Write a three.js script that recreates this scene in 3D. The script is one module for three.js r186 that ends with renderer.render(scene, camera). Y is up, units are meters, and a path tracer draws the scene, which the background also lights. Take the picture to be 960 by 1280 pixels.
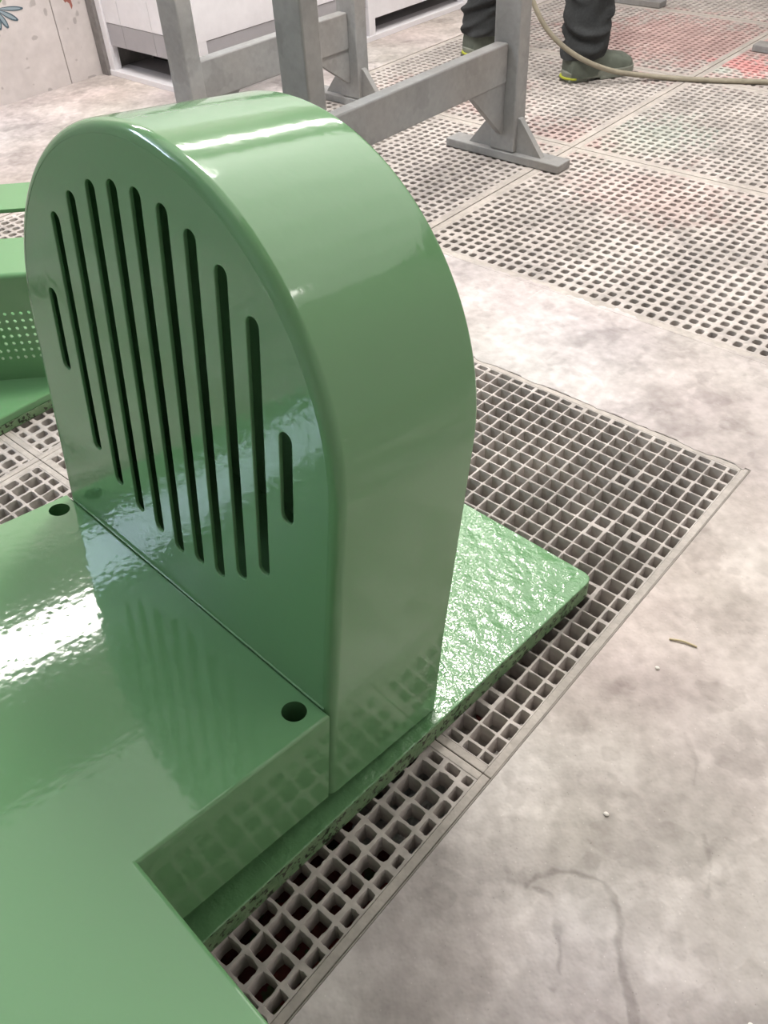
import * as THREE from 'three';
import { mergeGeometries, toCreasedNormals, mergeVertices } from 'three/addons/utils/BufferGeometryUtils.js';
import { RoundedBoxGeometry } from 'three/addons/geometries/RoundedBoxGeometry.js';
import { MarchingCubes } from 'three/addons/objects/MarchingCubes.js';
import { RectAreaLightUniformsLib } from 'three/addons/lights/RectAreaLightUniformsLib.js';
RectAreaLightUniformsLib.init();

// ---------------------------------------------------------------- camera, sky, lights, exposure
const S = 0.036;                                   // one mesh of the floor grating, in metres: all numbers below count meshes
const scene = new THREE.Scene();
scene.background = new THREE.Color(0x9fb4c8);
const camera = new THREE.PerspectiveCamera(61.564, 960 / 1280, 0.05, 60);
camera.position.set(11.2785 * S, 35.1439 * S, 17.7687 * S);
camera.rotation.set(-0.7493, 0.7564, -0.0612, 'YXZ');
scene.add(camera);
const renderer = new THREE.WebGLRenderer({ antialias: true });
renderer.toneMapping = THREE.LinearToneMapping;
renderer.toneMappingExposure = 0.8;
renderer.shadowMap.enabled = true;
renderer.shadowMap.type = THREE.PCFSoftShadowMap;

const LAMP_Y = 80, CEIL_Y = 100;
// lamps over the hall: [x, z from, z to, width, radiance, label]
const LAMPS = [
  [-67, -60, -104, 1.6, 90, 'long fluorescent ceiling lamp hanging over the grey trestles'],
  [-87, -14, -42, 8, 40, 'wide fluorescent ceiling lamp hanging beside the concrete wall'],
  [-37, -30, -48, 12, 85, 'wide fluorescent ceiling lamp hanging above the perforated cover'],
  [46, -38, -62, 3, 16, 'fluorescent ceiling lamp hanging over the bare concrete at the right'],
];
const WINDOW_GLOW = 28;
const FIELDS = [                                    // big luminous fields in the ceiling in front, dimmer towards the right: [x from, x to, z from, z to, radiance, label]
  [-62, -18, -125, -44, 2.3, 'brightest luminous ceiling field, above the trestles and the worker'],
  [-18, 8, -125, -44, 1.9, 'luminous ceiling field right of the brightest one'],
  [8, 32, -125, -44, 1.5, 'middle luminous ceiling field above the far right gratings'],
  [32, 55, -125, -44, 1.1, 'dimmer luminous ceiling field right of the middle one'],
  [55, 79, -125, -44, 0.8, 'dimmest luminous ceiling field beside the right wall'],
  [-75, 0, -43, 24, 0.45, 'luminous ceiling field above the wide green cover'],
];

// ---------------------------------------------------------------- helpers
let seed = 7;
function rnd() { seed |= 0; seed = seed + 0x6D2B79F5 | 0; let t = Math.imul(seed ^ seed >>> 15, 1 | seed); t = t + Math.imul(t ^ t >>> 7, 61 | t) ^ t; return ((t ^ t >>> 14) >>> 0) / 4294967296; }
const names = new Map();
function numbered(n) { const k = names.get(n) || 0; names.set(n, k + 1); return k ? n + '_' + String(k).padStart(3, '0') : n; }
function boxUV(g) {                                 // uv in metres by the dominant axis of each face
  g = g.index ? g.toNonIndexed() : g;
  const p = g.attributes.position, n = p.count, uv = new Float32Array(n * 2), a = new THREE.Vector3(), b = new THREE.Vector3(), c = new THREE.Vector3();
  for (let i = 0; i < n; i += 3) {
    a.fromBufferAttribute(p, i); b.fromBufferAttribute(p, i + 1); c.fromBufferAttribute(p, i + 2);
    const nx = Math.abs((b.y - a.y) * (c.z - a.z) - (b.z - a.z) * (c.y - a.y)), ny = Math.abs((b.z - a.z) * (c.x - a.x) - (b.x - a.x) * (c.z - a.z)), nz = Math.abs((b.x - a.x) * (c.y - a.y) - (b.y - a.y) * (c.x - a.x));
    [a, b, c].forEach((v, k) => { const j = 2 * (i + k); if (ny >= nx && ny >= nz) { uv[j] = v.x; uv[j + 1] = v.z; } else if (nx >= nz) { uv[j] = v.z; uv[j + 1] = v.y; } else { uv[j] = v.x; uv[j + 1] = v.y; } });
  }
  g.setAttribute('uv', new THREE.BufferAttribute(uv, 2));
  return g;
}
function finish(g, scale = S, keepUV = false) { g = g.clone(); g.scale(scale, scale, scale); if (!keepUV) g = boxUV(g); return g; }
function mesh(name, g, m, parent = scene, scale = S) {
  if (Array.isArray(g)) g = mergeGeometries(g.map(q => { q = q.index ? q.toNonIndexed() : q.clone(); for (const k of Object.keys(q.attributes)) if (k !== 'position' && k !== 'normal' && k !== 'color') q.deleteAttribute(k); return q; }));
  const o = new THREE.Mesh(finish(g, scale), m);
  o.name = numbered(name); o.castShadow = o.receiveShadow = true; parent.add(o); return o;
}
function tag(o, label, category, group) { o.userData.label = label; o.userData.category = category; if (group) o.userData.group = group; return o; }
function thing(name, label, category, [x, y, z] = [0, 0, 0], turn = 0, group) {
  const o = new THREE.Group(); o.name = numbered(name); scene.add(o);
  o.position.set(x * S, y * S, z * S); o.rotation.y = turn; return tag(o, label, category, group);
}
function struct(o, label) { o.userData.kind = 'structure'; if (label) o.userData.label = label; return o; }
function box(x0, x1, y0, y1, z0, z1) { const g = new THREE.BoxGeometry(x1 - x0, y1 - y0, z1 - z0); g.translate((x0 + x1) / 2, (y0 + y1) / 2, (z0 + z1) / 2); return g; }
function rbox(x0, x1, y0, y1, z0, z1, r = 0.12, seg = 2) { const g = new RoundedBoxGeometry(x1 - x0, y1 - y0, z1 - z0, seg, r); g.translate((x0 + x1) / 2, (y0 + y1) / 2, (z0 + z1) / 2); return g; }
function poly(pts) { const s = new THREE.Shape(); pts.forEach(([x, y], i) => i ? s.lineTo(x, y) : s.moveTo(x, y)); s.closePath(); return s; }
function prismY(shape, y0, y1, bevel = 0.12, seg = 3) {          // shape drawn in (x, -z), raised along y
  const g = new THREE.ExtrudeGeometry(shape, { depth: y1 - y0 - 2 * bevel, bevelEnabled: bevel > 0, bevelThickness: bevel, bevelSize: bevel, bevelOffset: -bevel, bevelSegments: seg, curveSegments: 20 });
  g.rotateX(-Math.PI / 2); g.translate(0, y0 + bevel, 0); return g;
}
function plateZ(shape, z0, z1, bevel = 0, seg = 2) {             // shape drawn in (x, y), thick along z
  const g = new THREE.ExtrudeGeometry(shape, { depth: z1 - z0 - 2 * bevel, bevelEnabled: bevel > 0, bevelThickness: bevel, bevelSize: bevel, bevelOffset: -bevel, bevelSegments: seg, curveSegments: 12 });
  g.translate(0, 0, z0 + bevel); return g;
}

// ---------------------------------------------------------------- noise and textures
function hash(x, y, s) { let h = Math.imul(x, 374761393) + Math.imul(y, 668265263) + Math.imul(s, 982451653) | 0; h = Math.imul(h ^ h >>> 13, 1274126177); return ((h ^ h >>> 16) >>> 0) / 4294967296; }
function vnoise(x, y, per, s) {                     // value noise, repeats every per
  const xi = Math.floor(x), yi = Math.floor(y); let fx = x - xi, fy = y - yi; fx = fx * fx * (3 - 2 * fx); fy = fy * fy * (3 - 2 * fy);
  const x0 = ((xi % per) + per) % per, y0 = ((yi % per) + per) % per, x1 = (x0 + 1) % per, y1 = (y0 + 1) % per;
  const a = hash(x0, y0, s), b = hash(x1, y0, s), c = hash(x0, y1, s), d = hash(x1, y1, s);
  return a + (b - a) * fx + (c - a) * fy + (a - b - c + d) * fx * fy;
}
function fbm(u, v, f, oct, s) { let t = 0, a = 0.5, n = 0; for (let i = 0; i < oct; i++) { t += a * vnoise(u * f, v * f, f, s + i); n += a; a *= 0.5; f *= 2; } return t / n; }
const sm = (a, b, x) => { x = Math.min(1, Math.max(0, (x - a) / (b - a))); return x * x * (3 - 2 * x); };
function tex(n, metres, fn, srgb = true) {          // fn(u, v) -> [r, g, b] 0..255 or a grey
  const d = new Uint8Array(n * n * 4);
  for (let j = 0; j < n; j++) for (let i = 0; i < n; i++) { const c = fn(i / n, j / n), k = 4 * (j * n + i); if (typeof c === 'number') d[k] = d[k + 1] = d[k + 2] = Math.max(0, Math.min(255, c * 255)); else { d[k] = Math.max(0, Math.min(255, c[0])); d[k + 1] = Math.max(0, Math.min(255, c[1])); d[k + 2] = Math.max(0, Math.min(255, c[2])); } d[k + 3] = 255; }
  const t = new THREE.DataTexture(d, n, n, THREE.RGBAFormat); t.wrapS = t.wrapT = THREE.RepeatWrapping; t.magFilter = THREE.LinearFilter; t.minFilter = THREE.LinearMipmapLinearFilter; t.generateMipmaps = true;
  if (srgb) t.colorSpace = THREE.SRGBColorSpace; t.repeat.set(1 / metres, 1 / metres); t.needsUpdate = true; return t;
}
const FLOOR_T = 80 * S;
// outline of a chipped floor coat and a few scuffs, in meshes (x, z)
const chips = [[[4.5, 3.5], [4.6, 2.9], [5.0, 2.3], [5.7, 1.8], [6.7, 1.4], [7.4, 1.6], [8.1, 2.3], [8.4, 3.0], [9.0, 3.9], [9.9, 4.7], [10.6, 5.6]], [[4.7, 3.4], [5.4, 3.2], [5.9, 3.5], [6.4, 4.2], [7.0, 4.9], [7.4, 6.0]], [[6.1, -7.0], [7.2, -6.0], [7.6, -4.9]], [[9, -3], [9.8, -2], [10.2, -0.8]]];
function segDist(px, py, L) { let m = 1e9, w = 0; for (let i = 0; i + 1 < L.length; i++) { const [ax, ay] = L[i], [bx, by] = L[i + 1], dx = bx - ax, dy = by - ay, t = Math.max(0, Math.min(1, ((px - ax) * dx + (py - ay) * dy) / (dx * dx + dy * dy))), d = Math.hypot(px - ax - t * dx, py - ay - t * dy); if (d < m) { m = d; w = i + t; } } return [m, w]; }
const scuffs = []; for (let i = 0; i < 26; i++) { const x = rnd() * 80, z = rnd() * 80, a = rnd() * 6.3, l = 0.5 + rnd() * 2; scuffs.push([[[x, z], [x + l * Math.cos(a), z + l * Math.sin(a)], [x + 1.6 * l * Math.cos(a + 0.25), z + 1.6 * l * Math.sin(a + 0.25)]], rnd() < 0.6 ? 12 : -7]); }
const wrapd = (x, c) => { x -= c; return c + x - 80 * Math.round(x / 80); };
const floorTex = tex(2048, FLOOR_T, (u, v) => {
  const big = fbm(u, v, 6, 4, 3), mid = fbm(u, v, 22, 4, 11), fine = fbm(u, v, 160, 3, 23), sp = hash(Math.floor(u * 2048), Math.floor(v * 2048), 5);
  let L = 184 + (big - 0.5) * 32 + (mid - 0.5) * 46 + (fine - 0.5) * 34;
  L += 14 * sm(0.58, 0.66, fbm(u, v, 14, 5, 41)) - 13 * sm(0.6, 0.68, fbm(u, v, 17, 5, 61)) - 10 * sm(0.62, 0.66, fbm(u, v, 40, 4, 71));
  if (sp > 0.9993) L += 28; else if (sp < 0.0006) L -= 30;
  const X = u * 80, Z = v * 80, wob = (fbm(u, v, 120, 3, 91) - 0.5) * 0.5;
  for (const c of chips) { const [d] = segDist(wrapd(X, 6), wrapd(Z, 2), c); if (d < 0.6) { if (c.length > 4) { L -= 26 * (1 - sm(0.05, 0.16 + 0.14 * fbm(u, v, 160, 2, 99), d + wob * 0.7)) * sm(0.2, 0.5, fbm(u, v, 70, 2, 39)); continue; } const g = fbm(u, v, 190, 2, 97); L -= 15 * (1 - sm(0.0, 0.09 + 0.12 * g, d + wob * 0.6)) * sm(0.25, 0.6, fbm(u, v, 60, 2, 37)); } }
  for (const [c, dl] of scuffs) { const [d] = segDist(wrapd(X, c[0][0]), wrapd(Z, c[0][1]), c); if (d < 0.3) L += dl * (1 - sm(0.0, 0.1, d + wob * 0.6)); }
  const warm = fbm(u, v, 5, 3, 51) - 0.5, gr = fbm(u, v, 9, 3, 57) - 0.5;
  return [L + 4 + warm * 10, L - 4 + gr * 8, L - 8 - warm * 7];
});
const floorBump = tex(1024, FLOOR_T / 2, (u, v) => 0.5 * fbm(u, v, 20, 4, 101) + 0.35 * fbm(u, v, 90, 3, 107) + 0.15 * vnoise(u * 400, v * 400, 400, 113), false);
const wallTex = tex(1024, 3.2, (u, v) => {
  const big = fbm(u, v, 4, 4, 203), mid = fbm(u, v, 18, 4, 211), fine = fbm(u, v, 120, 3, 223); let L = 208 + (big - 0.5) * 40 + (mid - 0.5) * 26 + (fine - 0.5) * 14;
  L -= 30 * sm(0.79, 0.83, fbm(u, v, 70, 2, 231)); return [L + 4, L - 3, L - 5];
});
const dustTex = tex(1024, 0.9, (u, v) => { const a = fbm(u, v, 8, 4, 303), b = fbm(u, v, 60, 4, 311), L = 232 + (a - 0.5) * 40 + (b - 0.5) * 40; return [L, L - 1, L - 3]; });
const whiteTex = tex(512, 1.4, (u, v) => { const L = 238 + (fbm(u, v, 6, 4, 333) - 0.5) * 16 + (fbm(u, v, 60, 3, 339) - 0.5) * 8; return [L, L - 2, L + 2]; });
const steelTex = tex(1024, 1.1, (u, v) => { const a = fbm(u, v, 7, 4, 403), b = fbm(u, v, 70, 4, 411), c = fbm(u, v * 0.999, 5, 2, 421); const L = 150 + (a - 0.5) * 26 + (b - 0.5) * 14 - 7 * sm(0.56, 0.62, fbm(u, v, 12, 4, 431)); return [L + (c - 0.5) * 8, L, L - 1 - (c - 0.5) * 6]; });
const peelBump = tex(1024, 0.30, (u, v) => 0.6 * vnoise(u * 40, v * 40, 40, 503) + 0.12 * vnoise(u * 90, v * 90, 90, 505) + 0.28 * fbm(u, v, 12, 2, 511), false);
const softBump = tex(512, 0.6, (u, v) => fbm(u, v, 7, 3, 541), false);
const castBump = tex(1024, 0.36, (u, v) => { const w = 0.02 * fbm(u, v, 8, 2, 641); return 0.56 * vnoise((u + w) * 10, v * 16, 160, 603) + 0.26 * vnoise(u * 25, (v + w) * 36, 900, 611) + 0.13 * vnoise(u * 64, v * 76, 640, 617) + 0.07 * vnoise(u * 150, v * 150, 150, 619); }, false);
const edgeTex = tex(512, 0.3, (u, v) => { const p = sm(0.62, 0.68, fbm(u, v, 44, 3, 703)), q = fbm(u, v, 20, 3, 711); return [112 - 66 * p + (q - 0.5) * 34, 142 - 90 * p + (q - 0.5) * 26, 104 - 66 * p + (q - 0.5) * 26]; });
const clothTex = tex(512, 0.5, (u, v) => { const a = fbm(u, v, 90, 2, 803), b = fbm(u, v, 6, 4, 811), L = 48 + (a - 0.5) * 14 + (b - 0.5) * 22; return [L, L + 2, L + 3]; });
const pitTex = tex(512, 0.8, (u, v) => { const a = fbm(u, v, 14, 4, 903), b = fbm(u, v, 60, 3, 911), g = sm(0.66, 0.7, fbm(u, v, 30, 3, 921)); return [112 + (a - 0.5) * 60 + (b - 0.5) * 30 - 30 * g, 52 + (a - 0.5) * 30 + 40 * g, 42 + (a - 0.5) * 22 + 12 * g]; });

const std = (o) => new THREE.MeshPhysicalMaterial(o);
const GREEN = 0x6a986a;
const M = {
  paint: std({ color: GREEN, roughness: 0.09, ior: 1.58, bumpMap: peelBump, bumpScale: 0.00012 }),
  peel: std({ color: GREEN, roughness: 0.06, ior: 1.58, bumpMap: peelBump, bumpScale: 0.00013 }),
  front: std({ color: GREEN, roughness: 0.06, ior: 1.58, bumpMap: peelBump, bumpScale: 0.0002 }),
  cast: std({ color: GREEN, roughness: 0.1, ior: 1.58, bumpMap: castBump, bumpScale: 0.004 }),
  castEdge: std({ map: edgeTex, roughness: 0.42, bumpMap: castBump, bumpScale: 0.003 }),
  floor: std({ map: floorTex, roughness: 0.8, bumpMap: floorBump, bumpScale: 0.003 }),
  wall: std({ map: wallTex, roughness: 0.9, bumpMap: floorBump, bumpScale: 0.002 }),
  plaster: std({ color: 0xd6d3cf, roughness: 0.9 }),
  grate: std({ map: dustTex, vertexColors: true, roughness: 0.92, bumpMap: floorBump, bumpScale: 0.002 }),
  rim: std({ map: dustTex, color: 0xc6bfb9, roughness: 0.92, bumpMap: floorBump, bumpScale: 0.003 }),
  angle: std({ map: dustTex, color: 0xb4aea7, roughness: 0.7 }),
  crust: std({ map: floorTex, roughness: 0.95, bumpMap: floorBump, bumpScale: 0.003 }),
  trench: std({ map: dustTex, color: 0xc6c0ba, roughness: 0.95, bumpMap: floorBump, bumpScale: 0.006 }),
  pit: std({ map: pitTex, roughness: 0.7, bumpMap: castBump, bumpScale: 0.004 }),
  steel: std({ map: steelTex, roughness: 0.72, metalness: 0.1, bumpMap: floorBump, bumpScale: 0.001 }),
  white: std({ map: whiteTex, color: 0xffffff, roughness: 0.5 }),
  whiteGrey: std({ map: whiteTex, color: 0xbcbbbc, roughness: 0.6 }),
  greyTrim: std({ map: dustTex, color: 0x8d8988, roughness: 0.7 }),
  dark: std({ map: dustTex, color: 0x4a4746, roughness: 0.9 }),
  cloth: std({ map: clothTex, roughness: 0.95 }),
  jacket: std({ map: clothTex, color: 0x8a96a6, roughness: 0.95 }),
  boot: std({ map: dustTex, color: 0x6a7268, roughness: 0.7 }),
  sole: std({ map: dustTex, color: 0x8f948a, roughness: 0.85 }),
  stripe: std({ color: 0xb3b93a, roughness: 0.6 }),
  skin: std({ color: 0xc99a7f, roughness: 0.6 }),
  hair: std({ color: 0x3a2c22, roughness: 0.8 }),
  hose: std({ map: dustTex, color: 0xa39c8a, roughness: 0.6 }),
  petal: std({ color: 0x93a3ac, roughness: 0.8 }), petalLine: std({ color: 0x4f626d, roughness: 0.8 }), leaf: std({ color: 0x6e9a5a, roughness: 0.8 }), redPaint: std({ color: 0xa0665c, roughness: 0.9 }),
  film: std({ color: 0xe8eeeb, roughness: 0.05, transmission: 0.45, thickness: 0, ior: 1.45 }),
  straw: std({ color: 0xc9bb96, roughness: 0.8 }), pebble: std({ color: 0xe6e1da, roughness: 0.8 }), pink: std({ color: 0xa8635c, roughness: 0.8 }),
  lampBody: std({ color: 0xe8e8e8, roughness: 0.5 }),
  lampGlow: std({ color: 0xffffff, emissive: 0xfffaf2, emissiveIntensity: 6 }),
  skyGlow: std({ color: 0xffffff, emissive: 0xfffcf8, emissiveIntensity: 0.5 }),
  pane: std({ color: 0xc4d6ea, emissive: 0xbcd4f0, emissiveIntensity: 2, roughness: 0.5 }),
};

// ---------------------------------------------------------------- the hall
const XW = -104, XR = 80, ZB = 120, ZF = -165;
{
  const slabs = [[0.68, XR, ZF, ZB], [-73, 0.68, -38.2, -26.55], [XW, -73, ZF, ZB], [-73, 0.68, 28, ZB], [-73, 0.68, ZF, -148.6]];
  struct(mesh('floor', slabs.map(([a, b, c, d]) => box(a, b, -4, 0, c, d)), M.floor));
  struct(mesh('trench_floor', [box(-73, 0.7, -2.4, -1.45, -148.6, -38.2), box(-73, 0.7, -2.6, -1.75, -26.55, 0.55), box(-73, -36, -2.8, -2.0, 0.55, 28)], M.trench));
  struct(mesh('pit_floor', [box(-36.2, 0.7, -5.6, -4.8, 0.3, 28.2), box(-36.4, -36, -8.8, -3, 0.3, 28.2), box(0.68, 1.2, -8.8, -4, 0.3, 28.2), box(-36, 0.7, -8.8, -3, 0.2, 0.5), box(-36, 0.7, -8.8, -4, 28, 28.4)], M.pit));
  // left wall with the opening of a clerestory window (z 21..85, y 83..98)
  const wl = (y0, y1, z0, z1) => box(XW - 6, XW, y0, y1, z0, z1);
  struct(mesh('wall_left', [wl(-4, CEIL_Y, ZF, -48), wl(-4, CEIL_Y, -47.86, 21), wl(-4, 83, 21, 85), wl(98, CEIL_Y, 21, 85), wl(-4, CEIL_Y, 85, ZB), box(XW - 6, XW - 0.25, -4, CEIL_Y, -48, -47.86)], M.wall), 'pinkish grey cast concrete wall with a vertical joint');
  struct(mesh('wall_right', box(XR, XR + 6, -4, CEIL_Y, ZF, ZB), M.plaster));
  struct(mesh('wall_back', box(XW - 6, XR + 6, -4, CEIL_Y, ZB, ZB + 6), M.plaster));
  struct(mesh('wall_far', box(XW - 6, XR + 6, -4, CEIL_Y, ZF - 6, ZF), M.plaster));
  struct(mesh('ceiling', box(XW - 6, XR + 6, CEIL_Y, CEIL_Y + 6, ZF - 6, ZB + 6), M.plaster));
  const w = new THREE.Group(); w.name = 'window_1'; scene.add(w); struct(w); w.position.set(XW * S, 83 * S, 53 * S);
  mesh('window_frame', [box(-3, 0.4, 0, 1, -32, 32), box(-3, 0.4, 14, 15, -32, 32), box(-3, 0.4, 1, 14, -32, -31), box(-3, 0.4, 1, 14, 31, 32), box(-2.4, 0.2, 1, 14, -10.6, -10.2), box(-2.4, 0.2, 1, 14, 10.2, 10.6)], M.lampBody, w);
  for (const z of [-31, -10.2, 10.6]) mesh('pane', box(-1.6, -1.2, 1, 14, z, z + 20.4), M.pane, w);
  const l = new THREE.RectAreaLight(0xcfdff3, WINDOW_GLOW, 62 * S, 13 * S); l.name = 'window_light'; l.position.set((XW - 0.9) * S, 90.5 * S, 53 * S); l.rotation.y = -Math.PI / 2; scene.add(l);
}
for (const [x, z0, z1, wd, L, label] of LAMPS) {
  const t = thing('ceiling_lamp', label, 'lamp', [x, LAMP_Y, (z0 + z1) / 2], 0, 'ceiling lamps'), h = Math.abs(z1 - z0) / 2;
  mesh('housing', rbox(-wd / 2 - (wd < 2 ? 0 : 0.8), wd / 2 + (wd < 2 ? 0 : 0.8), wd < 2 ? 1.6 : 0.5, 3.2, -h - 1, h + 1, 0.3), M.lampBody, t);
  mesh('diffuser', box(-wd / 2, wd / 2, 0.15, 0.5, -h, h), M.lampGlow, t);
  for (const s of [-0.7, 0.7]) { const g = new THREE.CylinderGeometry(0.2, 0.2, CEIL_Y - LAMP_Y - 3.1, 8); g.translate(0, 3.1 + (CEIL_Y - LAMP_Y - 3.1) / 2, s * h); mesh('suspension_rod', g, M.lampBody, t); }
  const l = new THREE.RectAreaLight(0xfffaf4, L, wd * S, 2 * h * S); l.name = 'lamp_light'; l.position.set(x * S, LAMP_Y * S, (z0 + z1) / 2 * S); l.rotation.x = -Math.PI / 2; scene.add(l);
  if (wd < 2) for (const d of [-1, 1]) {                            // the bare tube also shines sideways
    mesh('tube', rbox(Math.min(d * 0.75, d * 0.25), Math.max(d * 0.75, d * 0.25), 0.16, 1.5, -h, h, 0.2), M.lampGlow, t);
    const q = new THREE.RectAreaLight(0xfffaf4, L, 2 * h * S, 1.6 * S); q.name = 'lamp_light'; q.position.set((x + d * 0.86) * S, (LAMP_Y + 0.8) * S, (z0 + z1) / 2 * S); q.rotation.y = -d * Math.PI / 2; scene.add(q);
  }
}

for (const [x0, x1, z0, z1, radiance, label] of FIELDS) {
  const t = thing('luminous_ceiling', label, 'ceiling light', [(x0 + x1) / 2, CEIL_Y, (z0 + z1) / 2], 0, 'luminous ceiling fields'), a = (x1 - x0) / 2, b = (z1 - z0) / 2;
mesh('frame', [box(-a, a, -0.6, -0.02, -b - 0.8, -b), box(-a, a, -0.6, -0.02, b, b + 0.8)], M.lampBody, t);
  mesh('diffuser', box(-a, a, -0.7, -0.4, -b, b), M.skyGlow, t);
  const l = new THREE.RectAreaLight(0xfffcf8, radiance, 2 * a * S, 2 * b * S); l.name = 'skylight'; l.position.set((x0 + x1) / 2 * S, (CEIL_Y - 0.9) * S, (z0 + z1) / 2 * S); l.rotation.x = -Math.PI / 2; scene.add(l);
}

// ---------------------------------------------------------------- floor gratings
const fold = (x, z, f, s) => fbm(((x * f) % 1 + 1) % 1, ((z * f) % 1 + 1) % 1, 8, 4, s);
function dustColour(x, z, depth) {
  const n = fold(x, z, 1 / 40, 17), k = fold(x, z, 1 / 9, 29), r = hash(Math.round(x * 3), Math.round(z * 3), 9);
  let L = 0.55 + (n - 0.5) * 0.22 + (k - 0.5) * 0.2 + (r - 0.5) * 0.07, R = L * 1.04, G = L * 0.96, B = L * 0.915;
  // paint overspray lying on the dust
  const spray = (cx, cz, rx, rz, grain) => { const d = Math.hypot((x - cx) / rx, (z - cz) / rz) + (fold(x, z, 1 / 16, 77) - 0.5) * 0.9 + (r - 0.5) * grain; return 1 - sm(0.45, 1.05, d); };
  const pink = Math.max(0.75 * spray(-44, -108, 22, 17, 0.5), 0.5 * spray(-36, -68, 13, 6, 0.7), 0.45 * spray(-58, -74, 10, 9, 0.6), 0.3 * spray(-24, -60, 10, 8, 0.6)), red = spray(-32.5, -101.5, 6, 4, 0.9), gre = 0.5 * spray(-31, -72, 6, 9, 0.8), wht = 0.8 * spray(-35, -98.5, 2.6, 1.8, 0.4);
  const mix = (c, t) => { R += (c[0] - R) * t; G += (c[1] - G) * t; B += (c[2] - B) * t; };
  mix([0.62, 0.40, 0.38], pink); mix([0.52, 0.62, 0.55], gre); mix([0.85, 0.3, 0.3], red * 0.6); mix([0.6, 0.68, 0.62], wht);
  const d = 1 - 0 * depth; return [R * d, G * d, B * d];
}
function grating(label, x0, x1, z0, z1, o = {}) {
  const { crisp = false, gap = 0.0, rim = 0.42, bar = 0.17, n = 16, pow = 7, xOff = -0.503, zOff = -0.5, zMin = -1e9, zMax = 1e9, rough = 0.05, hide, clog = 0.06 } = o;
  const t = thing('floor_grate', label, 'floor grate', [(x0 + x1) / 2, -0.04, (z0 + z1) / 2], 0, 'grey floor grating panels');
  const cx0 = (x0 + x1) / 2, cz0 = (z0 + z1) / 2, px = 1.006;
  const P = [], C = [], I = []; const xs = [], zs = [];
  for (let x = xOff; x > x0 + rim + 0.3; x -= px) if (x < x1 - rim - 0.2) xs.push(x);
  for (let z = zOff + Math.ceil(z1 - zOff) ; z > z0 + rim + 0.3; z -= 1) if (z < z1 - rim - 0.2) zs.push(z);
  const X = [x1 - rim, ...xs, x0 + rim], Z = [z1 - rim, ...zs, z0 + rim];
  for (let a = 0; a + 1 < X.length; a++) for (let b = 0; b + 1 < Z.length; b++) {
    const xa = X[a + 1], xb = X[a], za = Z[b + 1], zb = Z[b], cx = (xa + xb) / 2, cz = (za + zb) / 2, hx = (xb - xa) / 2, hz = (zb - za) / 2;
    if (cz < zMin || cz > zMax || (hide && hide(cx, cz))) continue;
    const edge = a === 0 || b === 0 || a === X.length - 2 || b === Z.length - 2, base = P.length / 3;
    let k = 1; if (rnd() < clog) k = 0.72 + 0.2 * rnd(); if (edge) k *= 0.82 + 0.16 * rnd();
    const ox = (rnd() - 0.5) * 2 * rough * hx, oz = (rnd() - 0.5) * 2 * rough * hz;
    const jit = []; for (let i = 0; i < n; i++) jit.push(1 - rough * 1.6 * rnd());
    for (let ring = 0; ring < 4; ring++) for (let i = 0; i < n; i++) {
      const th = 2 * Math.PI * i / n, c = Math.cos(th), s = Math.sin(th); let x, z, y;
      if (ring === 0) { const m = 1 / Math.max(Math.abs(c), Math.abs(s)); x = cx + c * m * hx; z = cz + s * m * hz; y = 0; }
      else {
        const q = Math.pow(Math.pow(Math.abs(c), pow) + Math.pow(Math.abs(s), pow), -1 / pow) * jit[i] * k, w = ring === 1 ? 0.03 : ring === 2 ? 0 : -0.03;
        x = cx + ox + c * q * Math.max(0.08, hx - bar / 2 + w); z = cz + oz + s * q * Math.max(0.08, hz - bar / 2 + w); y = [0, 0, -0.07, -1.1][ring] - (ring === 1 ? 0.02 * rnd() : 0);
      }
      P.push(x - cx0, y, z - cz0); const col = dustColour(x, z, ring); C.push(col[0], col[1], col[2]);
    }
    for (let ring = 0; ring < 3; ring++) for (let i = 0; i < n; i++) { const j = (i + 1) % n, A = base + ring * n + i, B = base + ring * n + j, D = A + n, E = B + n; I.push(A, D, B, B, D, E); }
  }
  
  const g = new THREE.BufferGeometry(); g.setAttribute('position', new THREE.Float32BufferAttribute(P, 3)); g.setAttribute('color', new THREE.Float32BufferAttribute(C, 3)); g.setIndex(I); g.computeVertexNormals();
  const m = mesh('grid_bars', crisp ? toCreasedNormals(g, 0.7) : g, M.grate, t); m.userData.kind = 'stuff';
  const a = x0 - cx0, b = x1 - cx0, c = z0 - cz0, d = z1 - cz0, e = gap;
  for (const q of [[a + e, a + rim, c + e, d - e], [b - rim, b - e, c + e, d - e], [a + rim, b - rim, c + e, c + rim], [a + rim, b - rim, d - rim, d - e]]) mesh('rim', rbox(q[0], q[1], -1.1, 0.015, q[2], q[3], 0.05, 1), M.rim, t);
  return t;
}
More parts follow.
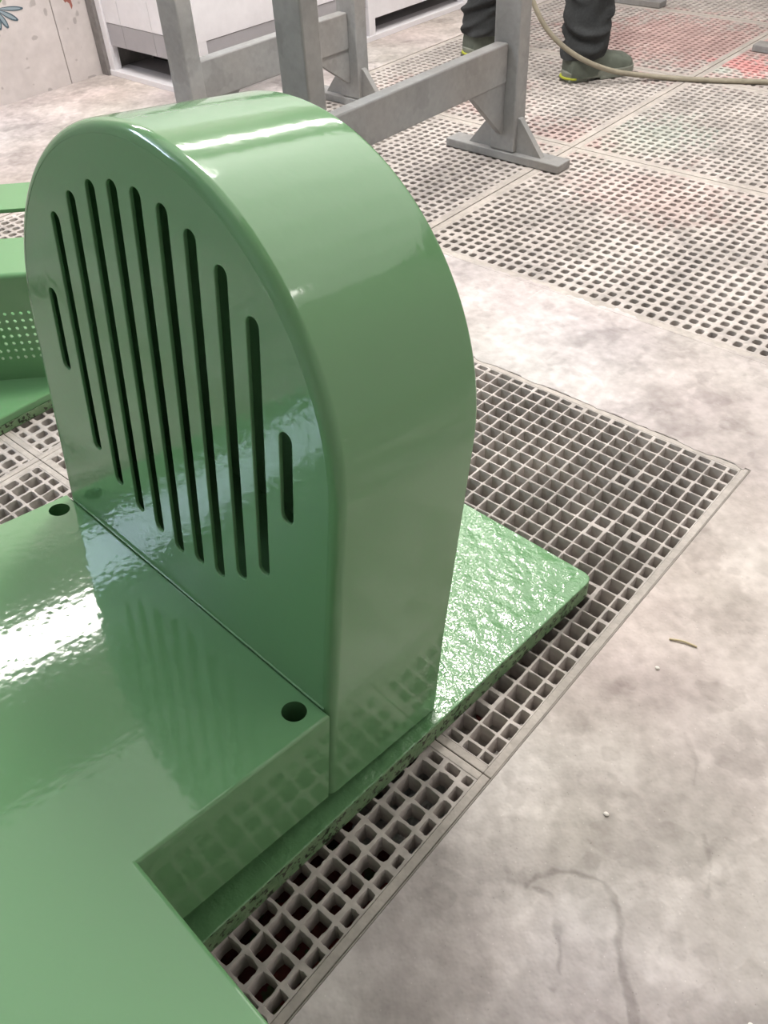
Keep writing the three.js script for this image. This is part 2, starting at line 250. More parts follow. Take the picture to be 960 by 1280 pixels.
{
  const far = { bar: 0.31, n: 16, pow: 3.6, rough: 0.07, clog: 0.12, gap: 0.005, rim: 0.75 };
  grating('sharp-edged grey grating panel under the far end of the green hood', -35.9, 0.58, -26.5, 0.52, { bar: 0.12, pow: 14, crisp: true, rough: 0.035, zOff: -0.5, clog: 0.03 });
  grating('grating panel above the dark red pit at the bottom of the picture', -35.9, 0.57, 0.55, 28, { bar: 0.13, pow: 9, crisp: true, rough: 0.07, zOff: 0.5976, clog: 0.1, zMax: 20, gap: 0.01 });
  grating('grating panel behind the perforated green cover at the left edge', -72.9, -35.93, -26.5, 0.53, { bar: 0.24, pow: 4.5, rough: 0.08, zOff: -0.6 });
  grating('grating panel beside the left corner of the green platform', -72.9, -35.93, 0.56, 28, { bar: 0.2, pow: 5, rough: 0.07, zOff: 0.62, hide: (x, z) => x < -58 || z > 14 });
  const rows = [[-65.8, -38.25], [-93.4, -65.9], [-121, -93.5], [-148.5, -121.1]];
  const lab = [['dusty grating panel right of the concrete strip with the trestle foot beyond its corner', 'dusty grating panel under the two grey trestle feet'], ['dusty grating panel with the hose lying along its far edge', 'dusty grating panel under the worker and the trestle beam'], ['dusty grating panel with red and pink overspray', 'dusty grating panel behind the worker along the white cabinet'], ['farthest grating panel at the top right corner of the picture', 'farthest grating panel behind the worker']];
  rows.forEach(([z0, z1], i) => { grating(lab[i][0], -36.4, 0.58, z0, z1, { ...far, zOff: z1 - 0.9, n: i > 1 ? 8 : 16 }); grating(lab[i][1], -72.9, -36.5, z0, z1, { ...far, zOff: z1 - 0.9, xOff: -37, n: i > 1 ? 8 : 16 }); });
}
// angle iron that frames the near trench
struct(mesh('trim_1', [rbox(0.60, 0.66, -1, 0.02, -26.55, 28, 0.02, 1)], M.angle));
// dust caked over the edges of the concrete
function crust(label, xa, xb, zc, depth, s) {
  const sh = new THREE.Shape(), N = Math.round((xb - xa) * 3); sh.moveTo(xa, -(zc));
  for (let i = 0; i <= N; i++) { const x = xa + (xb - xa) * i / N, k = fold(x, s, 1 / 20, s), q = fold(x, s, 1 / 4, s + 3); sh.lineTo(x, -(zc + depth * Math.max(0.05, (k - 0.3) * 1.6 + (q - 0.5) * 0.9))); }
  sh.lineTo(xb, -zc); sh.closePath();
  const o = mesh('caked_dust', prismY(sh, -0.06, 0.018, 0.015, 1), M.crust); tag(o, label, 'dust'); o.userData.kind = 'stuff';
}
crust('pale dust caked over the holes along the near edge of the far grating', -72.5, 0.4, -38.1, -0.8, 5);
crust('pale dust caked along the edge of the sharp grey grating', -72.5, 0.3, -26.62, 0.42, 19);
// crumpled clear film and scraps below the grating
{
  const g = new THREE.PlaneGeometry(4.6, 4.2, 40, 40); g.rotateX(-Math.PI / 2); const p = g.attributes.position;
  for (let i = 0; i < p.count; i++) { const x = p.getX(i), z = p.getZ(i); p.setY(i, 0.5 * (fold(x, z, 1 / 6, 63) - 0.5) * 2 + 0.9 * (fold(x, z, 1 / 2.4, 67) - 0.5)); }
  g.computeVertexNormals(); const o = mesh('plastic_film', g, M.film); o.position.set(-2.1 * S, -1.95 * S, 3.2 * S); o.rotation.y = 0.5; tag(o, 'crumpled clear plastic film lying below the grating beside the slab', 'plastic film');
}

// ---------------------------------------------------------------- the green machine
const K = S * 0.99414;
{
  const t = thing('machine_guard', 'freshly painted glossy green steel machine guard with a tall slotted round-topped hood', 'machine', [-3.380437584772295, 7.449411628446729, 5.871845520808691]);
  const R = new THREE.Matrix4().set(0.99868, 0.01395, -0.0495, 0, -0.00759, 0.99193, 0.12656, 0, 0.05086, -0.12601, 0.99072, 0, 0, 0, 0, 1);
  t.quaternion.setFromRotationMatrix(R);
  const BOT = -5.43, D = 6.85, CW = 9.3, CY = 9.7, RR = 9.52;
  // outline of the hood as (w to the left, y up, outward normal)
  const out = [];
  for (let i = 0; i <= 12; i++) { const k = i / 12, y = BOT + (CY - BOT) * k; out.push([-0.0 - 0.22 * Math.max(0, y + 0) / CY, y, -1, 0]); }
  for (let i = 1; i < 96; i++) { const a = Math.PI * i / 96; out.push([CW - RR * Math.cos(a), CY + RR * Math.sin(a), -Math.cos(a), Math.sin(a)]); }
  for (let i = 0; i <= 12; i++) { const k = i / 12, y = CY + (BOT - CY) * k; out.push([18.82 + 0.04 * k, y, 1, 0]); }
  const hood = new THREE.Group(); hood.name = 'hood'; t.add(hood);
  {
    const r = 0.42, prof = [[r, 0]]; for (let i = 1; i <= 8; i++) { const a = Math.PI / 2 * i / 8; prof.push([r * (1 - Math.sin(a)), r * (1 - Math.cos(a))]); }
    for (let i = 1; i <= 10; i++) prof.push([0, r + (D - r - 0.22) * i / 10]);
    for (let i = 1; i <= 4; i++) { const a = Math.PI / 2 * i / 4; prof.push([0.22 * (1 - Math.cos(a)), D - 0.22 + 0.22 * Math.sin(a)]); }
    const P = [], I = [], n = prof.length; out.forEach(([w, y, nw, ny]) => prof.forEach(([inset, d]) => P.push(-(w - nw * inset), y - ny * inset, -d)));
    for (let i = 0; i + 1 < out.length; i++) for (let j = 0; j + 1 < n; j++) { const a = i * n + j, b = a + 1, c = a + n, d = c + 1; I.push(a, b, c, b, d, c); }
    const g = new THREE.BufferGeometry(); g.setAttribute('position', new THREE.Float32BufferAttribute(P, 3)); g.setIndex(I); g.computeVertexNormals();
    mesh('wrap_panel', g, M.paint, hood, K);
    const inner = (q) => poly(out.map(([w, y, nw, ny]) => [-(w - nw * q), y - ny * q]));
    const f = inner(r - 0.01);
    const slots = [[2.23, 11.63, 8.02], [3.61, 15.03, 4.8], [5.01, 16.18, 3.66], [6.44, 16.85, 2.83], [7.81, 17.26, 2.66], [9.21, 17.4, 2.4], [10.57, 17.3, 2.7], [11.97, 16.95, 2.98], [13.42, 16.21, 3.6], [14.84, 15.1, 4.72], [16.25, 11.7, 8.08]];
    for (const [w, top, bot] of slots) {
      const h = new THREE.Path(), s = 0.30, x = -w; h.moveTo(x - s, bot + s); h.lineTo(x - s, top - s); h.absarc(x, top - s, s, Math.PI, 0, true); h.lineTo(x + s, bot + s); h.absarc(x, bot + s, s, 0, -Math.PI, true); f.holes.push(h);
    }
    mesh('front_panel', plateZ(f, -0.16, 0, 0.035, 2), M.front, hood, K);
    mesh('bottom_panel', box(-18.5, -0.35, 0.35, 0.55, -D + 0.15, -0.2), M.paint, hood, K);
    mesh('back_panel', plateZ(inner(0.22), -D - 0.0, -D + 0.12), M.paint, hood, K);
  }
  // flat cover: narrow neck in front of the hood, wide part towards the camera
  const cover = poly([[0.0, -0.04], [0.0, -8.54], [9, -8.7], [9, -30], [-19.0, -30], [-19.0, -0.04]]);
  for (const [w, d] of [[1.06, 0.9], [18.1, 0.95], [1.5, 17], [17.5, 28]]) { const h = new THREE.Path(); h.absarc(-w, -d, 0.62, 0, Math.PI * 2, true); cover.holes.push(h); }
  mesh('cover_plate', prismY(cover, BOT, 0, 0.13, 4), M.peel, t, K);
  const weld = new THREE.TubeGeometry(new THREE.CatmullRomCurve3(Array.from({ length: 40 }, (_, i) => new THREE.Vector3(-0.35 - i * 18.1 / 39, 0.01 + 0.015 * rnd(), 0.02))), 120, 0.05, 8); mesh('weld_bead', weld, M.paint, t, K);
}
{
  const t = thing('base_slab', 'thick green painted cast slab with a rough pitted top lying on the grating under the hood', 'slab', [-2.6, 0, 0]);
  const ex = (z) => -2.17 - (z + 5) * 0.0672 + 2.6;          // its long edge, a little out of line with the grating
  const sh = new THREE.Shape(); sh.moveTo(ex(17), -17); sh.lineTo(ex(-11.1), 11.1); sh.quadraticCurveTo(ex(-11.9), 11.85, ex(-11.9) - 0.7, 11.87); sh.lineTo(-18.6, 12.75); sh.lineTo(-18.6, -17); sh.closePath();
  const g = prismY(sh, 0.0, 1.2, 0.07, 3);
  // sort the faces: top and rounded edge carry the paint, the flanks show the rough cast edge
  const q = g.index ? g.toNonIndexed() : g, p = q.attributes.position, nn = q.attributes.normal, A = [], B = [];
  for (let i = 0; i < p.count; i += 3) { const ny = (nn.getY(i) + nn.getY(i + 1) + nn.getY(i + 2)) / 3; (ny > 0.55 ? A : B).push(i); }
  const pick = (L) => { const P = [], N = []; for (const i of L) for (let k = 0; k < 3; k++) { P.push(p.getX(i + k), p.getY(i + k), p.getZ(i + k)); N.push(nn.getX(i + k), nn.getY(i + k), nn.getZ(i + k)); } const h = new THREE.BufferGeometry(); h.setAttribute('position', new THREE.Float32BufferAttribute(P, 3)); h.setAttribute('normal', new THREE.Float32BufferAttribute(N, 3)); return h; };
  mesh('slab_top', pick(A), M.cast, t); const e = mesh('slab_edge', pick(B), M.castEdge, t); e.userData.label = 'rough cast edge with dark bare spots in the paint';
}

// ---------------------------------------------------------------- other green pieces at the left
{
  const t = thing('base_slab', 'green painted slab with a dirty brown edge under the perforated cover', 'slab', [-48, 0, 0]);
  const sh = poly([[7.55, -9], [7.75, 12], [-8, 12], [-8, -9]]);
  mesh('slab_top', prismY(sh, 0.6, 1.2, 0.12, 3), M.peel, t); const e = mesh('slab_edge', prismY(sh, 0, 0.62, 0.02, 1), M.castEdge, t); e.scale.set(1.001, 1, 1.001);
}
{
  const t = thing('perforated_cover', 'green sheet metal cover with rows of small round holes at the left edge', 'cover', [-44.604, 1.2, -2.138], 0.7892);
  const H = 8.0, Dp = 5.6, xa = -10, xb = 6, sh = poly([[xa, 0], [xb, 0], [xb, H - 0.35], [xa, H - 0.35]]);
  for (let r = 0; r < 7; r++) for (let c = -16; c < 8; c++) { const x = 2.1 - r * 0.035 + c * 0.54, y = 6.36 - 1.2 - r * 0.565; if (x < xa + 0.6 || x > xb - 0.6) continue; const h = new THREE.Path(); h.absellipse(x, y, 0.125, 0.125, 0, Math.PI * 2, true); sh.holes.push(h); }
  const g = new THREE.ExtrudeGeometry(sh, { depth: 0.08, bevelEnabled: false, curveSegments: 8 }); g.translate(0, 0, -0.08);
  mesh('front_panel', g, M.peel, t);
  const prof = [[0, H - 0.36]]; for (let i = 0; i <= 8; i++) { const a = Math.PI / 2 * i / 8; prof.push([-0.35 * (1 - Math.cos(a)), H - 0.35 + 0.35 * Math.sin(a)]); } prof.push([-Dp, H]); prof.push([-Dp, H - 0.6]); for (const q of [[-Dp + 0.08, H - 0.6], [-Dp + 0.08, H - 0.08], [-0.35, H - 0.08], [-0.08, H - 0.36]]) prof.push(q);
  const pg = new THREE.ExtrudeGeometry(poly(prof.map(([z, y]) => [-z, y])), { depth: xb - xa, bevelEnabled: false }); pg.rotateY(Math.PI / 2); pg.translate(xa, 0, 0);
  mesh('top_panel', toCreasedNormals(pg, 0.5), M.paint, t);
  for (const x of [xa, xb - 0.08]) mesh('end_panel', box(x, x + 0.08, 0, H - 0.3, -Dp + 0.02, -0.1), M.paint, t);
}
{
  const t = thing('steel_plate', 'long pale green painted steel plate lying on two blocks at the left edge', 'plate', [-59.51, 0, -12.94], 0.7892);
  mesh('plate', rbox(-16, 9, 5.85, 6.2, -5.6, 0, 0.06), M.paint, t);
  for (const x of [-11, 6.5]) mesh('support_block', rbox(x - 0.9, x + 0.9, 0, 5.85, -4.4, -2.4, 0.1), M.steel, t);
}

// ---------------------------------------------------------------- steel trestles
function trestle(label, x, zn, zf, yb0 = 7.55, yb1 = 11.2, top = 27) {
  const zm = (zn + zf) / 2, t = thing('trestle', label, 'trestle', [x, 0, zm], 0, 'dusty grey steel trestles'), a = 1.5, b = 0.95;
  for (const z of [zn - zm, zf - zm]) {
    const s = z > 0 ? -1 : 1;
    mesh('leg', rbox(-a, a, 0.85, top, z - b, z + b, 0.22), M.steel, t);
    mesh('foot', rbox(-7.2, 7.1, 0, 0.85, z - 1.15, z + 1.15, 0.12), M.steel, t);
    for (const q of [-1, 1]) mesh('foot_gusset', plateZ(poly(q < 0 ? [[-4.6, 0.8], [-a + 0.1, 0.8], [-a + 0.1, 4.3], [-a - 0.3, 4.2]] : [[4.6, 0.8], [a + 0.3, 4.2], [a - 0.1, 4.3], [a - 0.1, 0.8]]), z - 0.25, z + 0.45, 0.05), M.steel, t);
    // triangular gusset between leg and beam
    const g = plateZ(poly([[0, yb0 + 0.05], [5.6, yb0 + 0.05], [5.3, yb0 - 0.25], [0.35, 2.7], [0, 2.7]]), -0.35, 0.35, 0.04); if (s > 0) g.rotateY(-Math.PI / 2); else g.rotateY(Math.PI / 2); g.translate(-0.25, 0, z + s * b); mesh('beam_gusset', g, M.steel, t);
  }
  mesh('lower_beam', rbox(-1.1, 0.3, yb0, yb1, zf - zm + b, zn - zm - b, 0.2), M.steel, t);
  mesh('top_beam', rbox(-1.7, 1.7, top, top + 3, zf - zm - 3, zn - zm + 3, 0.2), M.steel, t);
  return t;
}
trestle('dusty grey steel trestle standing nearest behind the hood, in front of the worker', -40.75, -31.2, -59.6);
trestle('grey steel trestle standing close to the white cabinet', -65.6, -38.8, -63.3, 6.3, 10.2);
trestle('grey steel trestle with only one foot end showing at the right edge', -27.8, -108.6, -136);
trestle('farthest steel trestle with one leg behind the worker at the top edge', -62.5, -122, -148);

// ---------------------------------------------------------------- white cabinet along the hall
{
  const t = thing('white_cabinet', 'large white panelled extraction cabinet with low dark openings along its foot', 'cabinet', [-82, 0, -53.4]);
  const L = 82, W = 21.6;                                      // its near end faces the camera (z = 0), its long side faces right (x = 0)
  mesh('sill', [rbox(-W, 0.1, 0, 0.72, -3, 0.1, 0.06, 1), rbox(-3, 0.1, 0, 0.72, -L, -2.9, 0.06, 1)], M.white, t);
  mesh('corner_profile', rbox(-W - 0.35, -W + 1.1, 0, 60, -1, 0.5, 0.08), M.greyTrim, t);
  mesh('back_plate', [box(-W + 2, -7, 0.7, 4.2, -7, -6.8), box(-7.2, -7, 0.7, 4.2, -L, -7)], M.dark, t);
  mesh('recess_floor', [box(-W, -2.9, 0.3, 0.66, -7, -2.9), box(-7, -2.9, 0.3, 0.66, -L, -2.9)], M.whiteGrey, t);
  mesh('recess_side', box(-W + 1.1, -W + 1.3, 0.7, 4, -7, -0.3), M.greyTrim, t);
  // posts
  mesh('post', rbox(-1.3, 0, 0.7, 60, -1.3, 0, 0.06), M.white, t);
  for (const z of [-31.5, -54, -80]) mesh('post', rbox(-1.4, 0, 0.7, 60, z - 0.7, z + 0.7, 0.06), M.white, t);
  mesh('post', rbox(-W + 1.1, -W + 2.2, 0.7, 60, -1.2, 0, 0.06), M.white, t);
  // end panels
  for (const [a, b] of [[-W + 2.25, -W + 5.6], [-W + 5.66, -9.4], [-9.35, -1.35]]) {
    const p = mesh('end_panel', rbox(a, b, 6.6, 60, -0.9, -0.25, 0.05), M.white, t); p.userData.label = 'white upper panel';
    mesh('kick_panel', rbox(a, b, 3.8, 6.55, -0.9, -0.3, 0.05), M.whiteGrey, t);
  }
  // side panels
  for (const [z0, z1, y] of [[-30.75, -1.35, 4.4], [-53.25, -32.25, 2.75], [-79.25, -54.75, 2.75]]) {
    mesh('side_panel', rbox(-0.9, -0.2, y + (y > 3 ? 2.2 : 0), 60, z0, z1, 0.05), M.white, t);
    if (y > 3) mesh('kick_panel', rbox(-0.9, -0.3, y, y + 2.15, z0, z1, 0.05), M.whiteGrey, t);
  }
  mesh('top_cover', box(-W, 0, 60, 60.6, -L, 0), M.white, t);
}

// ---------------------------------------------------------------- paint on the concrete wall
{
  const t = thing('wall_painting', 'blue painted petals with dark outlines on the concrete wall at the top left corner', 'painting', [XW + 0.02, 10.5, -40.35]);
  const petal = (a, l, w, r) => { const s = new THREE.Shape(); const pt = (u, v) => [u * Math.cos(a) - v * Math.sin(a) + 0, u * Math.sin(a) + v * Math.cos(a)]; const N = 18; for (let i = 0; i <= N; i++) { const k = i / N, q = pt(l * k, w * Math.pow(Math.sin(Math.PI * Math.min(1, k * 0.93 + 0.02)), 0.8) * (0.35 + 0.65 * k)); i ? s.lineTo(...q) : s.moveTo(...q); } for (let i = N; i >= 0; i--) { const k = i / N, q = pt(l * k, -w * Math.pow(Math.sin(Math.PI * Math.min(1, k * 0.93 + 0.02)), 0.8) * (0.35 + 0.65 * k)); s.lineTo(...q); } return s; };
  // local x of a drawn shape becomes -z along the wall
  const put = (name, s, d0, d1, m, par = t) => { const g = plateZ(s, d0, d1); g.rotateY(Math.PI / 2); return mesh(name, g, m, par); };
  const list = [[-0.17, 3.7, 0.36], [-0.6, 3.1, 0.46], [-1.17, 2.5, 0.46], [-1.62, 2.3, 0.46], [-2.1, 2.5, 0.46], [-2.6, 2.6, 0.46], [3.1, 2.8, 0.46]];
  list.forEach(([a, l, w], i) => { const o = put('petal', petal(a, l, w), 0, 0.02 + 0.004 * i, M.petalLine); const inn = put('petal_fill', petal(a, l * 0.9, w * 0.55), 0.02 + 0.004 * i, 0.03 + 0.004 * i, M.petal, o); });
  put('leaf', petal(0.9, 2.6, 0.7), 0, 0.02, M.leaf);
}
{
  const s = new THREE.Shape(); const P = [[-0.5, 1.2], [0.6, 1.3], [0.75, 0.6], [0.45, 0.2], [0.5, -0.5], [0.25, -0.9], [0.1, -0.2], [-0.2, 0.1], [-0.45, 0.0], [-0.7, 0.5]]; P.forEach(([x, y], i) => i ? s.lineTo(x, y) : s.moveTo(x, y)); s.closePath();
  const g = plateZ(s, 0, 0.015); g.rotateY(Math.PI / 2); const o = mesh('paint_splash', g, M.redPaint); o.position.set((XW + 0.01) * S, 9.3 * S, -50.5 * S); tag(o, 'rust red paint splash on the concrete wall beside the white cabinet', 'stain');
}

// ---------------------------------------------------------------- worker
function blend(parts, cell, pad = 1.6, k = 0.7) {          // one smooth surface round tapered bones [ax,ay,az,ra, bx,by,bz,rb]
  const lo = [1e9, 1e9, 1e9], hi = [-1e9, -1e9, -1e9];
  for (const b of parts) for (const [o, r] of [[0, b[3]], [4, b[7]]]) for (let i = 0; i < 3; i++) { lo[i] = Math.min(lo[i], b[o + i] - r - pad * cell); hi[i] = Math.max(hi[i], b[o + i] + r + pad * cell); }
  const size = Math.max(hi[0] - lo[0], hi[1] - lo[1], hi[2] - lo[2]) * 1.06, n = Math.min(120, Math.ceil(size / cell)), mc = new MarchingCubes(n, new THREE.MeshBasicMaterial(), false, false, 400000);
  mc.isolation = 0; const c = [0, 1, 2].map(i => (lo[i] + hi[i]) / 2);
  for (let z = 0; z < n; z++) for (let y = 0; y < n; y++) for (let x = 0; x < n; x++) {
    const p = [x, y, z].map((q, i) => c[i] + (q / n * 2 - 1) * size / 2); let d = 1e3;
    for (const [ax, ay, az, ra, bx, by, bz, rb] of parts) {
      const dx = bx - ax, dy = by - ay, dz = bz - az, t = Math.max(0, Math.min(1, ((p[0] - ax) * dx + (p[1] - ay) * dy + (p[2] - az) * dz) / (dx * dx + dy * dy + dz * dz + 1e-9)));
      const e = Math.hypot(p[0] - ax - t * dx, p[1] - ay - t * dy, p[2] - az - t * dz) - ra - (rb - ra) * t, h = Math.max(0, k - Math.abs(d - e)) / k; d = Math.min(d, e) - h * h * k / 4;
    }
    mc.field[x + y * n + z * n * n] = -d;
  }
  mc.update(); const cnt = mc.count, g = new THREE.BufferGeometry();
  const P = mc.positionArray.slice(0, cnt * 3); for (let i = 0; i < P.length; i++) P[i] = P[i] * size / 2 + c[i % 3];
  g.setAttribute('position', new THREE.BufferAttribute(P, 3)); g.setAttribute('normal', new THREE.BufferAttribute(mc.normalArray.slice(0, cnt * 3), 3)); return g;
}
{
  // local frame: origin between the feet, the worker walks towards -z turned right
  const OX = -56.7, OZ = -87.5, t = thing('person', 'worker in dark work trousers and grey-green safety shoes standing behind the trestle', 'person', [OX, 0, OZ]);
  const rf = [8.9, 0, 1.2], lf = [-8.2, 0, -0.7], yaw = 0.53, fx = Math.sin(yaw), fz = -Math.cos(yaw);
  const hipY = 26, hr = [2.7, hipY, 0.4], hl = [-2.7, hipY, -0.4], kr = [7.3, 14.2, -0.6], kl = [-6.2, 14.2, -2.2], ar = [rf[0], 3.0, rf[2]], al = [lf[0], 3.0, lf[2]];
  const B = (a, ra, b, rb) => [...a, ra, ...b, rb];
  const sh = [[4.9, 41, 1.2], [-4.9, 41, -1.2]], el = [[7.6, 33.5, 0.6], [-7.4, 33.5, -2.4]], wr = [[9.2, 29.0, -4.6], [-5.6, 28.8, -7.6]];
  const hand = (w, s) => { const L = [B(w, 0.75, [w[0], w[1] - 0.5, w[2] - 2.2], 0.95)]; for (let i = 0; i < 4; i++) { const x = w[0] + (i - 1.5) * 0.55, l = [1.7, 2.0, 1.9, 1.5][i]; L.push(B([x, w[1] - 0.5, w[2] - 2.6], 0.27, [x, w[1] - 0.75, w[2] - 2.9 - l * 0.5], 0.25)); L.push(B([x, w[1] - 0.75, w[2] - 2.9 - l * 0.5], 0.25, [x, w[1] - 1.4, w[2] - 2.9 - l * 0.85], 0.22)); } L.push(B([w[0] - s * 0.8, w[1] - 0.4, w[2] - 0.9], 0.36, [w[0] - s * 1.5, w[1] - 0.7, w[2] - 2.4], 0.28)); return L; };
  const bones = [B([0, 27, 0], 3.4, [0, 34, 0], 3.4), B([0, 34, 0], 3.4, [0, 40, 0], 3.3), B([0, 41, 0], 1.7, [0.4, 44, -0.5], 1.55), B([0.4, 45.6, -0.7], 2.05, [0.5, 47.3, -0.6], 2.35), B([0.5, 44.4, -1.6], 1.2, [0.5, 45.4, -1.8], 1.3), B([0.75, 45.9, -2.9], 0.3, [0.8, 45.4, -3.25], 0.35), B([2.6, 46, -0.5], 0.4, [2.7, 46.6, -0.3], 0.45), B([-1.7, 46, -0.9], 0.4, [-1.8, 46.6, -0.7], 0.45)];
  for (const i of [0, 1]) { bones.push(B([0, 40.5, 0], 2.6, sh[i], 1.9), B(sh[i], 1.8, el[i], 1.4), B(el[i], 1.35, wr[i], 0.85)); }
  for (const [h, kn, a] of [[hr, kr, ar], [hl, kl, al]]) bones.push(B(h, 2.8, kn, 1.9), B(kn, 1.9, a, 1.2));
  mesh('body', mergeGeometries([blend(bones, 0.62), blend(hand(wr[0], 1), 0.16, 2, 0.3), blend(hand(wr[1], -1), 0.16, 2, 0.3)]), M.skin, t);
  mesh('hair', blend([B([0.45, 47.4, -0.2], 2.25, [0.5, 47.7, -0.3], 2.3)], 0.3), M.hair, t);
  const jk = [B([0, 26.5, 0], 4.2, [0, 34, 0], 4.0), B([0, 34, 0], 4.0, [0, 40, 0], 3.9)]; for (const i of [0, 1]) jk.push(B([0, 40.3, 0], 3.0, sh[i], 2.5), B(sh[i], 2.4, el[i], 2.0), B(el[i], 1.95, [0, 1, 2].map(k => el[i][k] + 0.9 * (wr[i][k] - el[i][k])), 1.5));
  mesh('jacket', blend(jk, 0.6, 2, 1.2), M.jacket, t);
  // trousers: two creased legs and a seat
  const legTube = (a, kn, h, s) => {
    const cv = new THREE.CatmullRomCurve3([new THREE.Vector3(a[0] - 0.1 * fx, 2.7, a[2] - 0.1 * fz), new THREE.Vector3(a[0], 4.5, a[2]), new THREE.Vector3(...kn), new THREE.Vector3(...h), new THREE.Vector3(h[0] * 0.8, h[1] + 2.4, h[2])]);
    const N = 120, n = 36, P = [], I = [];
    for (let i = 0; i <= N; i++) {
      const k = i / N, c = cv.getPointAt(k), r0 = 2.55 + 0.55 * sm(0.1, 0.5, k) + 1.0 * sm(0.5, 0.9, k), low = 1 - sm(0.18, 0.42, k);
      for (let j = 0; j < n; j++) {
        const th = 2 * Math.PI * j / n, u = j / n, f1 = vnoise(u * 6 + k * 5, k * 34 + 1.6 * Math.sin(th + s), 64, 31 + s), f2 = vnoise(u * 9, k * 16 + u * 4, 64, 37 + s);
        const r = r0 * (1 + (0.30 * low + 0.06) * (f1 - 0.45) + 0.1 * (f2 - 0.5) + 0.05 * low); P.push(c.x + r * Math.cos(th), c.y + (0.5 * low) * (f2 - 0.5), c.z + r * Math.sin(th));
      }
    }
    for (let i = 0; i < N; i++) for (let j = 0; j < n; j++) { const q = (j + 1) % n, A = i * n + j, Bq = i * n + q; I.push(A, A + n, Bq, Bq, A + n, Bq + n); }
    const g = new THREE.BufferGeometry(); g.setAttribute('position', new THREE.Float32BufferAttribute(P, 3)); g.setIndex(I); g.computeVertexNormals(); return g;
  };
  const seat = blend([B([2.2, 25.5, 0.3], 3.5, [-2.2, 25.5, -0.3], 3.5), B([0, 26, 0], 3.9, [0, 28.5, 0], 3.8)], 0.6, 2, 1.2);
  mesh('trousers', [legTube(ar, kr, hr, 1), legTube(al, kl, hl, 5), seat], M.cloth, t);
  // safety shoes: lofted uppers on thick soles
  for (const [f, ya] of [[rf, yaw], [lf, yaw - 0.25]]) {
    const st = [[-2.3, 1.35, 3.0], [-1.9, 1.6, 4.3], [-0.9, 1.75, 4.9], [0.3, 1.75, 4.9], [1.3, 1.7, 4.2], [2.3, 1.65, 3.3], [3.4, 1.75, 2.75], [4.6, 1.9, 2.5], [5.6, 1.75, 2.3], [6.3, 1.3, 1.85], [6.65, 0.55, 1.3]];
    const P = [], I = [], n = 25; st.forEach(([l, w, h]) => { for (let j = 0; j < n; j++) { const a = Math.PI * j / (n - 1), c = Math.cos(a), s = Math.sin(a), e = 0.62; P.push(w * Math.sign(c) * Math.pow(Math.abs(c), e), 0.55 + (h - 0.55) * Math.pow(s, e), -l); } });
    for (let i = 0; i + 1 < st.length; i++) for (let j = 0; j + 1 < n; j++) { const A = i * n + j; I.push(A, A + 1, A + n, A + 1, A + n + 1, A + n); }
    for (const [o, fl] of [[0, 0], [(st.length - 1) * n, 1]]) for (let j = 1; j + 1 < n; j++) fl ? I.push(o, o + j, o + j + 1) : I.push(o, o + j + 1, o + j);
    const g = new THREE.BufferGeometry(); g.setAttribute('position', new THREE.Float32BufferAttribute(P, 3)); g.setIndex(I); g.computeVertexNormals();
    const shape = new THREE.Shape(); shape.moveTo(-1.3, -2.35); shape.quadraticCurveTo(0, -2.95, 1.3, -2.35); shape.bezierCurveTo(1.9, -0.5, 1.5, 1.2, 1.95, 4.4); shape.bezierCurveTo(2.0, 6.2, 1.0, 6.9, 0, 6.95); shape.bezierCurveTo(-1.0, 6.9, -2.0, 6.2, -1.95, 4.4); shape.bezierCurveTo(-1.5, 1.2, -1.9, -0.5, -1.3, -2.35);
    const grp = mesh('safety_shoe', g, M.boot, t); grp.position.set(f[0] * S, 0, f[2] * S); grp.rotation.y = -ya;
    mesh('shoe_sole', [prismY(shape, 0.25, 1.1, 0.12, 2), (() => { const q = prismY(poly([[-1.4, -2.6], [1.4, -2.6], [1.5, 0], [-1.5, 0]]), 0, 0.4, 0.08, 1); return q; })(), prismY(poly([[-1.75, 1.6], [1.75, 1.6], [1.85, 5.2], [-1.85, 5.2]]), 0, 0.4, 0.08, 1)], M.sole, grp);
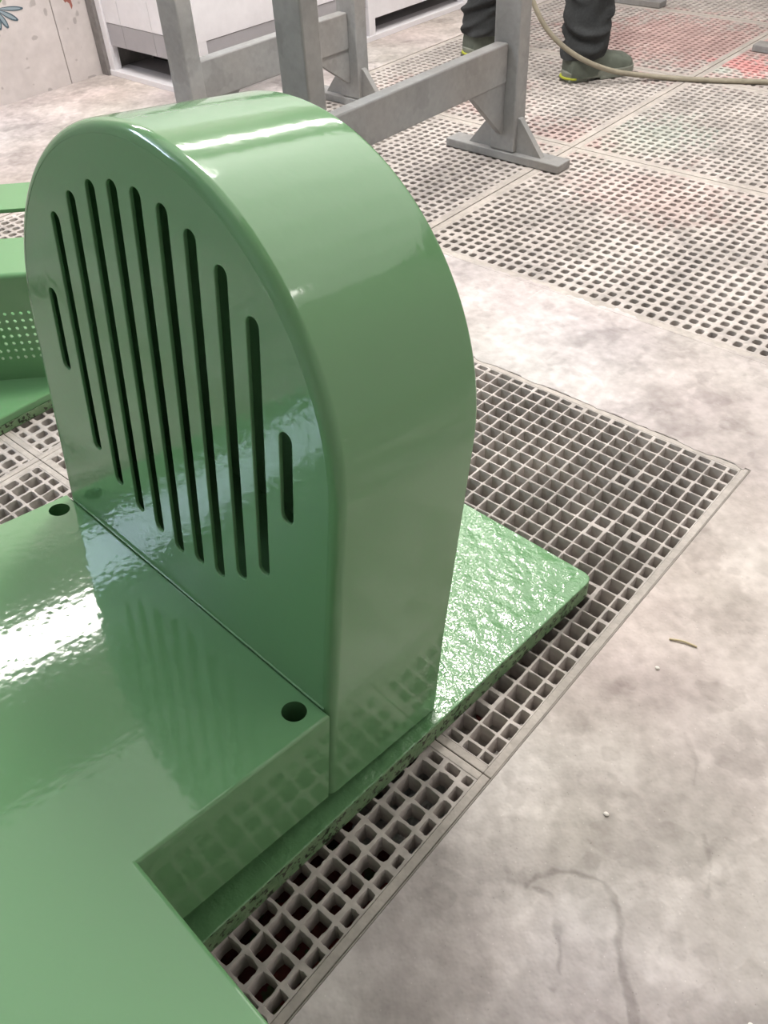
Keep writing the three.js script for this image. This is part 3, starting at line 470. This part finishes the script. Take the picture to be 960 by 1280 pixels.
    const ang = []; for (let i = 0; i <= 10; i++) { const a = Math.PI * (0.05 + 0.9 * i / 10); ang.push(new THREE.Vector3(1.6 * Math.cos(a), 0.45, 1.5 + 1.35 * Math.sin(a))); }
    const str = mesh('heel_stripe', new THREE.TubeGeometry(new THREE.CatmullRomCurve3(ang), 24, 0.16, 6), M.stripe, grp); str.userData.label = 'yellow heel stripe';
  }
}

// ---------------------------------------------------------------- hose and small litter
{
  const pts = HOSE_POINTS();
  const o = mesh('hose', new THREE.TubeGeometry(new THREE.CatmullRomCurve3(pts), 160, 0.3, 10), M.hose); tag(o, 'pale grey air hose hanging in front of the worker and running along the grating', 'hose');
}
function HOSE_POINTS() {
  camera.updateMatrixWorld(true);
  // hose seen along its length: x, y, z in meshes
  return [[-53.3, 17.4, -78.2], [-52.3, 13.5, -78.5], [-51.2, 9.7, -79], [-49.4, 6.5, -80], [-46.9, 3.9, -82], [-43.9, 1.7, -85.6], [-40.2, 0.45, -90], [-34.4, 0.3, -92.5], [-27.7, 0.3, -95.8], [-18, 0.3, -99]].map(p => new THREE.Vector3(...p));
}
{
  const g = new THREE.TubeGeometry(new THREE.CatmullRomCurve3([new THREE.Vector3(3.0, 0.06, -11.5), new THREE.Vector3(3.6, 0.1, -11.75), new THREE.Vector3(4.3, 0.06, -11.9)]), 12, 0.05, 6); tag(mesh('straw', g, M.straw), 'thin dry straw lying on the bare concrete right of the slab', 'straw');
  for (const [x, z, r, l] of [[3.4, -9.5, 0.1, 'small white pebble on the concrete just below the straw'], [5.4, -1.2, 0.1, 'small white pebble on the concrete in the middle of the bare floor'], [13.5, 2.6, 0.1, 'small white pebble on the concrete near the bottom right corner']]) { const q = new THREE.IcosahedronGeometry(r, 1); q.scale(1.2, 0.7, 1); q.translate(x, 0.06, z); tag(mesh('pebble', q, M.pebble), l, 'pebble', 'white pebbles on the concrete'); }
  const s = new RoundedBoxGeometry(0.7, 0.35, 0.5, 2, 0.12); const o = mesh('scrap', s, M.pink); o.position.set(-2.35 * S, -1.9 * S, -2.6 * S); o.rotation.set(0.2, 0.6, 0.3); tag(o, 'small pinkish red scrap under the grating beside the slab', 'scrap');
}
renderer.render(scene, camera);
